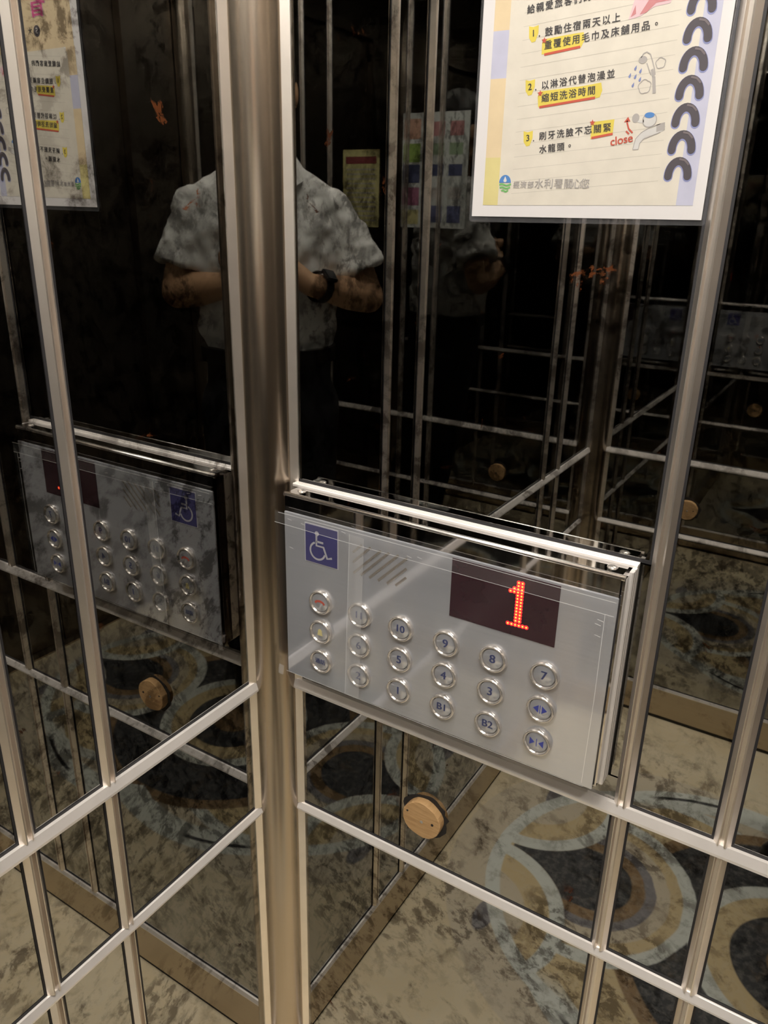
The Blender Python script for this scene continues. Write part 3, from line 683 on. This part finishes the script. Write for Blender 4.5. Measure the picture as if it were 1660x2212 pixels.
# ------------------------------------------------------------------ the photographer
F = Vector((-0.652, 0.758, 0)).normalized(); LF = Vector((-F.y, F.x, 0))
BASE = Vector((CAM.x, CAM.y, 0)) - F*0.205 + LF*0.018
def Q(l, f, z): return BASE + LF*l + F*f + Vector((0, 0, z))
def ball(bm, c, r):
    rx = r if not isinstance(r, tuple) else None
    g = bmesh.ops.create_uvsphere(bm, u_segments=16, v_segments=10, radius=1.0)['verts']
    for v in g:
        p = v.co.copy()
        v.co = (Vector(c)+p*r) if rx else (Vector(c)+LF*(p.x*r[0])+F*(p.y*r[1])+Vector((0, 0, p.z*r[2])))
def limb(bm, pts, N=14):
    for (c, r) in pts: ball(bm, c, r*0.985)
    for (a, ra), (b, rb) in zip(pts, pts[1:]):
        a, b = Vector(a), Vector(b); ax = (b-a)
        if ax.length < 1e-5: continue
        ax.normalize(); u = ax.orthogonal().normalized(); w = ax.cross(u)
        A = [bm.verts.new(a+(u*math.cos(t)+w*math.sin(t))*ra) for t in [i/N*2*math.pi for i in range(N)]]
        B = [bm.verts.new(b+(u*math.cos(t)+w*math.sin(t))*rb) for t in [i/N*2*math.pi for i in range(N)]]
        for i in range(N): bm.faces.new((A[i], A[(i+1) % N], B[(i+1) % N], B[i]))
        bm.faces.new(A[::-1]); bm.faces.new(B)
def loft(bm, secs, N=28):
    """elliptic sections (l, f, z, rl, rf)"""
    rows = [[bm.verts.new(Q(l+rl*math.cos(t), f+rf*math.sin(t), z)) for t in [i/N*2*math.pi for i in range(N)]] for l, f, z, rl, rf in secs]
    for A, B in zip(rows, rows[1:]):
        for i in range(N): bm.faces.new((A[i], A[(i+1) % N], B[(i+1) % N], B[i]))
    bm.faces.new(rows[0][::-1]); bm.faces.new(rows[-1])
def fuse(o, vox, it=6):
    r = o.modifiers.new('fuse', 'REMESH'); r.mode = 'VOXEL'; r.voxel_size = vox; r.use_smooth_shade = True
    s = o.modifiers.new('soften', 'SMOOTH'); s.factor = 0.5; s.iterations = it
# joints
SH = {1: Q(0.168, -0.02, 1.398), -1: Q(-0.168, -0.02, 1.398)}
EL = {1: Q(0.262, 0.00, 1.190), -1: Q(-0.225, 0.00, 1.200)}
WR = {1: Q(0.100, 0.150, 1.232), -1: Q(-0.075, 0.150, 1.232)}
HIP = {1: Q(0.09, -0.03, 0.93), -1: Q(-0.09, -0.03, 0.93)}
KN = {1: Q(0.10, -0.08, 0.50), -1: Q(-0.10, -0.08, 0.50)}
AN = {1: Q(0.10, -0.17, 0.09), -1: Q(-0.10, -0.17, 0.09)}
PH_C = CAM - fw*0.010 + rt2*0.022 - up2*0.058      # phone centre
bm = bmesh.new()
loft(bm, [(0, -0.02, 0.90, .15, .10), (0, -0.01, 1.05, .15, .105), (0, 0.0, 1.25, .16, .115), (0, -0.01, 1.40, .165, .10), (0, -0.02, 1.47, .10, .075)])
limb(bm, [(Q(0, -0.02, 1.45), .062), (Q(0, -0.005, 1.56), .056)])
ball(bm, Q(0, 0.025, 1.665), (0.076, 0.096, 0.115)); ball(bm, Q(0, 0.045, 1.600), (0.058, 0.068, 0.050))
limb(bm, [(Q(0, 0.112, 1.675), .010), (Q(0, 0.130, 1.642), .014)])
for s in (1, -1):
    ball(bm, Q(s*0.077, 0.02, 1.655), (0.010, 0.020, 0.032)); ball(bm, Q(s*0.031, 0.108, 1.678), (0.015, 0.008, 0.009))
ball(bm, Q(0, 0.112, 1.608), (0.026, 0.010, 0.008))
for s in (1, -1):
    limb(bm, [(SH[s], .050), (SH[s].lerp(EL[s], .5), .047), (EL[s], .042), (EL[s].lerp(WR[s], .35), .043), (EL[s].lerp(WR[s], .8), .031), (WR[s], .027)])
    side = PH_C + rt2*(s*-0.0) - up2*0.050
    palm = PH_C + LF*(s*0.052) - up2*0.062 - F*0.012
    limb(bm, [(WR[s], .026), (WR[s].lerp(palm, 0.5), .030), (palm, .027)])
    ball(bm, palm, 0.030)
    # four fingers round the edge of the phone to its far face, thumb on the near side
    for k in range(4):
        root = palm + up2*(0.024-0.017*k) + F*0.012
        ln = (0.95, 1.05, 1.0, 0.8)[k]
        p1 = root + LF*(s*0.004) + F*0.026*ln
        p2 = p1 - LF*(s*0.022*ln) + F*0.008
        p3 = p2 - LF*(s*0.018*ln) - F*0.002
        limb(bm, [(root, .0105), (p1, .0098), (p2, .0090), (p3, .0078)], N=10)
    tr = palm + up2*0.012 - F*0.016
    limb(bm, [(tr, .014), (tr+up2*0.026-LF*(s*0.010)-F*0.006, .0115), (tr+up2*0.044-LF*(s*0.026), .0095)], N=10)
    limb(bm, [(HIP[s], .085), (KN[s], .056), (KN[s].lerp(AN[s], .35), .056), (AN[s], .034)])
    limb(bm, [(AN[s], .032), (AN[s]+F*0.13-Vector((0, 0, .058)), .022)])
body = obj('person', bm, SKIN); fuse(body, 0.0055, 4)
tag(body, 'person in a white short-sleeved shirt and dark trousers holding up a phone with both hands', 'person')
# shirt
bm = bmesh.new()
loft(bm, [(0, -0.015, 1.035, .158, .118), (0, -0.01, 1.10, .172, .128), (0, 0.0, 1.25, .178, .132), (0, -0.005, 1.36, .186, .120), (0, -0.015, 1.42, .182, .102), (0, -0.02, 1.462, .150, .088), (0, -0.02, 1.495, .105, .078), (0, -0.02, 1.520, .074, .068)])
for s in (1, -1):
    e = SH[s].lerp(EL[s], 0.70)
    limb(bm, [(SH[s], .056), (SH[s].lerp(EL[s], .35), .062)])
    a, b = SH[s].lerp(EL[s], .30), e + (SH[s]-EL[s]).normalized()*0.0
    ax = (b-a).normalized(); u = ax.orthogonal().normalized(); w = ax.cross(u); N = 18
    A = [bm.verts.new(a+(u*math.cos(t)+w*math.sin(t))*0.060) for t in [i/N*2*math.pi for i in range(N)]]
    B = [bm.verts.new(b+(u*math.cos(t)+w*math.sin(t))*0.078) for t in [i/N*2*math.pi for i in range(N)]]
    for i in range(N): bm.faces.new((A[i], A[(i+1) % N], B[(i+1) % N], B[i]))
    bm.faces.new(A[::-1]); bm.faces.new(B)
sh = obj('shirt', bm, SHIRT, body); fuse(sh, 0.008, 5)
dsp_t = bpy.data.textures.new('cloth_folds', 'CLOUDS'); dsp_t.noise_scale = 0.055
dm = sh.modifiers.new('folds', 'DISPLACE'); dm.texture = dsp_t; dm.strength = 0.030; dm.mid_level = 0.45; dm.texture_coords = 'GLOBAL'
for s in (1, -1):                                              # collar flaps
    bm = bmesh.new()
    pts = [Q(s*0.078, -0.02, 1.522), Q(s*0.060, 0.045, 1.515), Q(s*0.018, 0.075, 1.490), Q(s*0.055, 0.105, 1.438), Q(s*0.092, 0.060, 1.462), Q(s*0.100, -0.01, 1.490)]
    a = [bm.verts.new(p) for p in pts]; b = [bm.verts.new(p+F*0.006+Vector((0, 0, .003))) for p in pts]
    bm.faces.new(a); bm.faces.new(b[::-1])
    for i in range(6): bm.faces.new((a[i], a[(i+1) % 6], b[(i+1) % 6], b[i]))
    obj('collar', bm, SHIRT, body)
bm = bmesh.new(); loft(bm, [(0, 0.118, 1.06, .016, .006), (0, 0.134, 1.25, .016, .006), (0, 0.116, 1.40, .016, .006)]); obj('button_placket', bm, SHIRT, body)
bm = bmesh.new()
loft(bm, [(0, -0.02, 0.86, .165, .125), (0, -0.018, 1.00, .165, .126), (0, -0.015, 1.055, .166, .126)])
for s in (1, -1): limb(bm, [(HIP[s]-Vector((0, 0, .03)), .100), (KN[s], .078), (AN[s]+Vector((0, 0, .01)), .070)])
tr_ = obj('trousers', bm, TROUS, body); fuse(tr_, 0.010, 4)
bm = bmesh.new(); loft(bm, [(0, -0.013, 1.028, .176, .137), (0, -0.012, 1.066, .178, .139)]); obj('belt', bm, SHOE, body)
bm = bmesh.new(); ball(bm, Q(0, 0.005, 1.690), (0.086, 0.100, 0.106)); ball(bm, Q(0, -0.03, 1.650), (0.080, 0.075, 0.090))
hr = obj('hair', bm, HAIR, body); fuse(hr, 0.009, 3)
for s in (1, -1):
    bm = bmesh.new(); limb(bm, [(AN[s]+Vector((0, 0, -.040))-F*0.035, .050), (AN[s]+F*0.03-Vector((0, 0, .035)), .054), (AN[s]+F*0.10-Vector((0, 0, .048)), .046), (AN[s]+F*0.165-Vector((0, 0, .060)), .036)])
    for v in bm.verts: v.co.z = max(v.co.z, 0.0005)
    sho = obj('shoe', bm, SHOE, body); fuse(sho, 0.007, 3)
for s in (1, -1):                                              # eyes and brows
    bm = bmesh.new(); ball(bm, Q(s*0.031, 0.1105, 1.6785), (0.0125, 0.0075, 0.0055)); e_ = obj('eye', bm, EYEW, body, True)
    bm = bmesh.new(); ball(bm, Q(s*0.031, 0.1165, 1.6785), (0.0052, 0.0030, 0.0052)); obj('iris', bm, HAIR, e_, True)
    bm = bmesh.new(); limb(bm, [(Q(s*0.012, 0.115, 1.701), .0030), (Q(s*0.032, 0.113, 1.703), .0034), (Q(s*0.052, 0.100, 1.697), .0024)], N=8); obj('eyebrow', bm, HAIR, body, True)
bm = bmesh.new(); ball(bm, Q(0, 0.1165, 1.6085), (0.022, 0.0075, 0.0050)); obj('mouth', bm, LIP, body, True)
# wrist watch on the forearm, phone in the hands
wv = WR[1].lerp(EL[1], 0.16); ax = (EL[1]-WR[1]).normalized(); u = (Vector((0, 0, 1)) - ax*ax.z).normalized(); w = ax.cross(u)
wt = tag(empty('wrist_watch', wv), 'black wrist watch on the forearm of the person holding the phone', 'watch')
inv = Matrix.Translation(-wv)
bm = bmesh.new(); N = 24; rows = []
for r, t in ((0.0345, -0.012), (0.0375, -0.012), (0.0375, 0.012), (0.0345, 0.012)):
    rows.append([bm.verts.new(wv+ax*t+(u*math.cos(a)+w*math.sin(a))*r) for a in [i/N*2*math.pi for i in range(N)]])
for j in range(4):
    for i in range(N): bm.faces.new((rows[j][i], rows[j][(i+1) % N], rows[(j+1) % 4][(i+1) % N], rows[(j+1) % 4][i]))
o = obj('strap', bm, WATCHM, wt); o.matrix_parent_inverse = inv
out = (F*0.75+Vector((0, 0, 0.65))); out = (out-ax*out.dot(ax)).normalized(); v2 = ax.cross(out)
bm = bmesh.new(); c0 = wv+out*0.035
for hh in (0,):
    vs = []
    for n_ in (0.0, 0.011):
        vs.append([bm.verts.new(c0+out*n_+ax*(0.019*sa)+v2*(0.017*sb)) for sa, sb in ((-1, -1), (1, -1), (1, 1), (-1, 1))])
    bm.faces.new(vs[0]); bm.faces.new(vs[1][::-1])
    for i in range(4): bm.faces.new((vs[0][i], vs[0][(i+1) % 4], vs[1][(i+1) % 4], vs[1][i]))
bmesh.ops.bevel(bm, geom=bm.edges[:], offset=0.003, segments=2, affect='EDGES')
o = obj('watch_case', bm, WATCHM, wt); o.matrix_parent_inverse = inv
ph = tag(empty('smartphone', PH_C), 'black smartphone held upright in both hands of the person', 'phone')
inv = Matrix.Translation(-PH_C)
def phbox(name, c, hx, hy, hz, m, bev):
    bm = bmesh.new(); vs = {}
    for a in (-1, 1):
        for b in (-1, 1):
            for d in (-1, 1): vs[a, b, d] = bm.verts.new(c+rt2*(a*hx)+up2*(b*hy)+fw*(d*hz))
    for k in ((0, -1), (0, 1), (1, -1), (1, 1), (2, -1), (2, 1)):
        f = [vs[t] for t in vs if t[k[0]] == k[1]]
        bm.faces.new((f[0], f[1], f[3], f[2]))
    bmesh.ops.bevel(bm, geom=bm.edges[:], offset=bev, segments=3, affect='EDGES')
    o = obj(name, bm, m, ph); o.matrix_parent_inverse = inv
phbox('phone_case', PH_C, 0.036, 0.073, 0.0038, PHONEM, 0.0034)
phbox('lens_bump', PH_C-rt2*0.016+up2*0.052+fw*0.0042, 0.013, 0.014, 0.0009, WATCHM, 0.0008)
phbox('screen', PH_C-fw*0.0038, 0.0335, 0.0695, 0.0004, simple('phone_screen', (0.01, 0.01, 0.012), 0.1, noise=0.05), 0.0003)
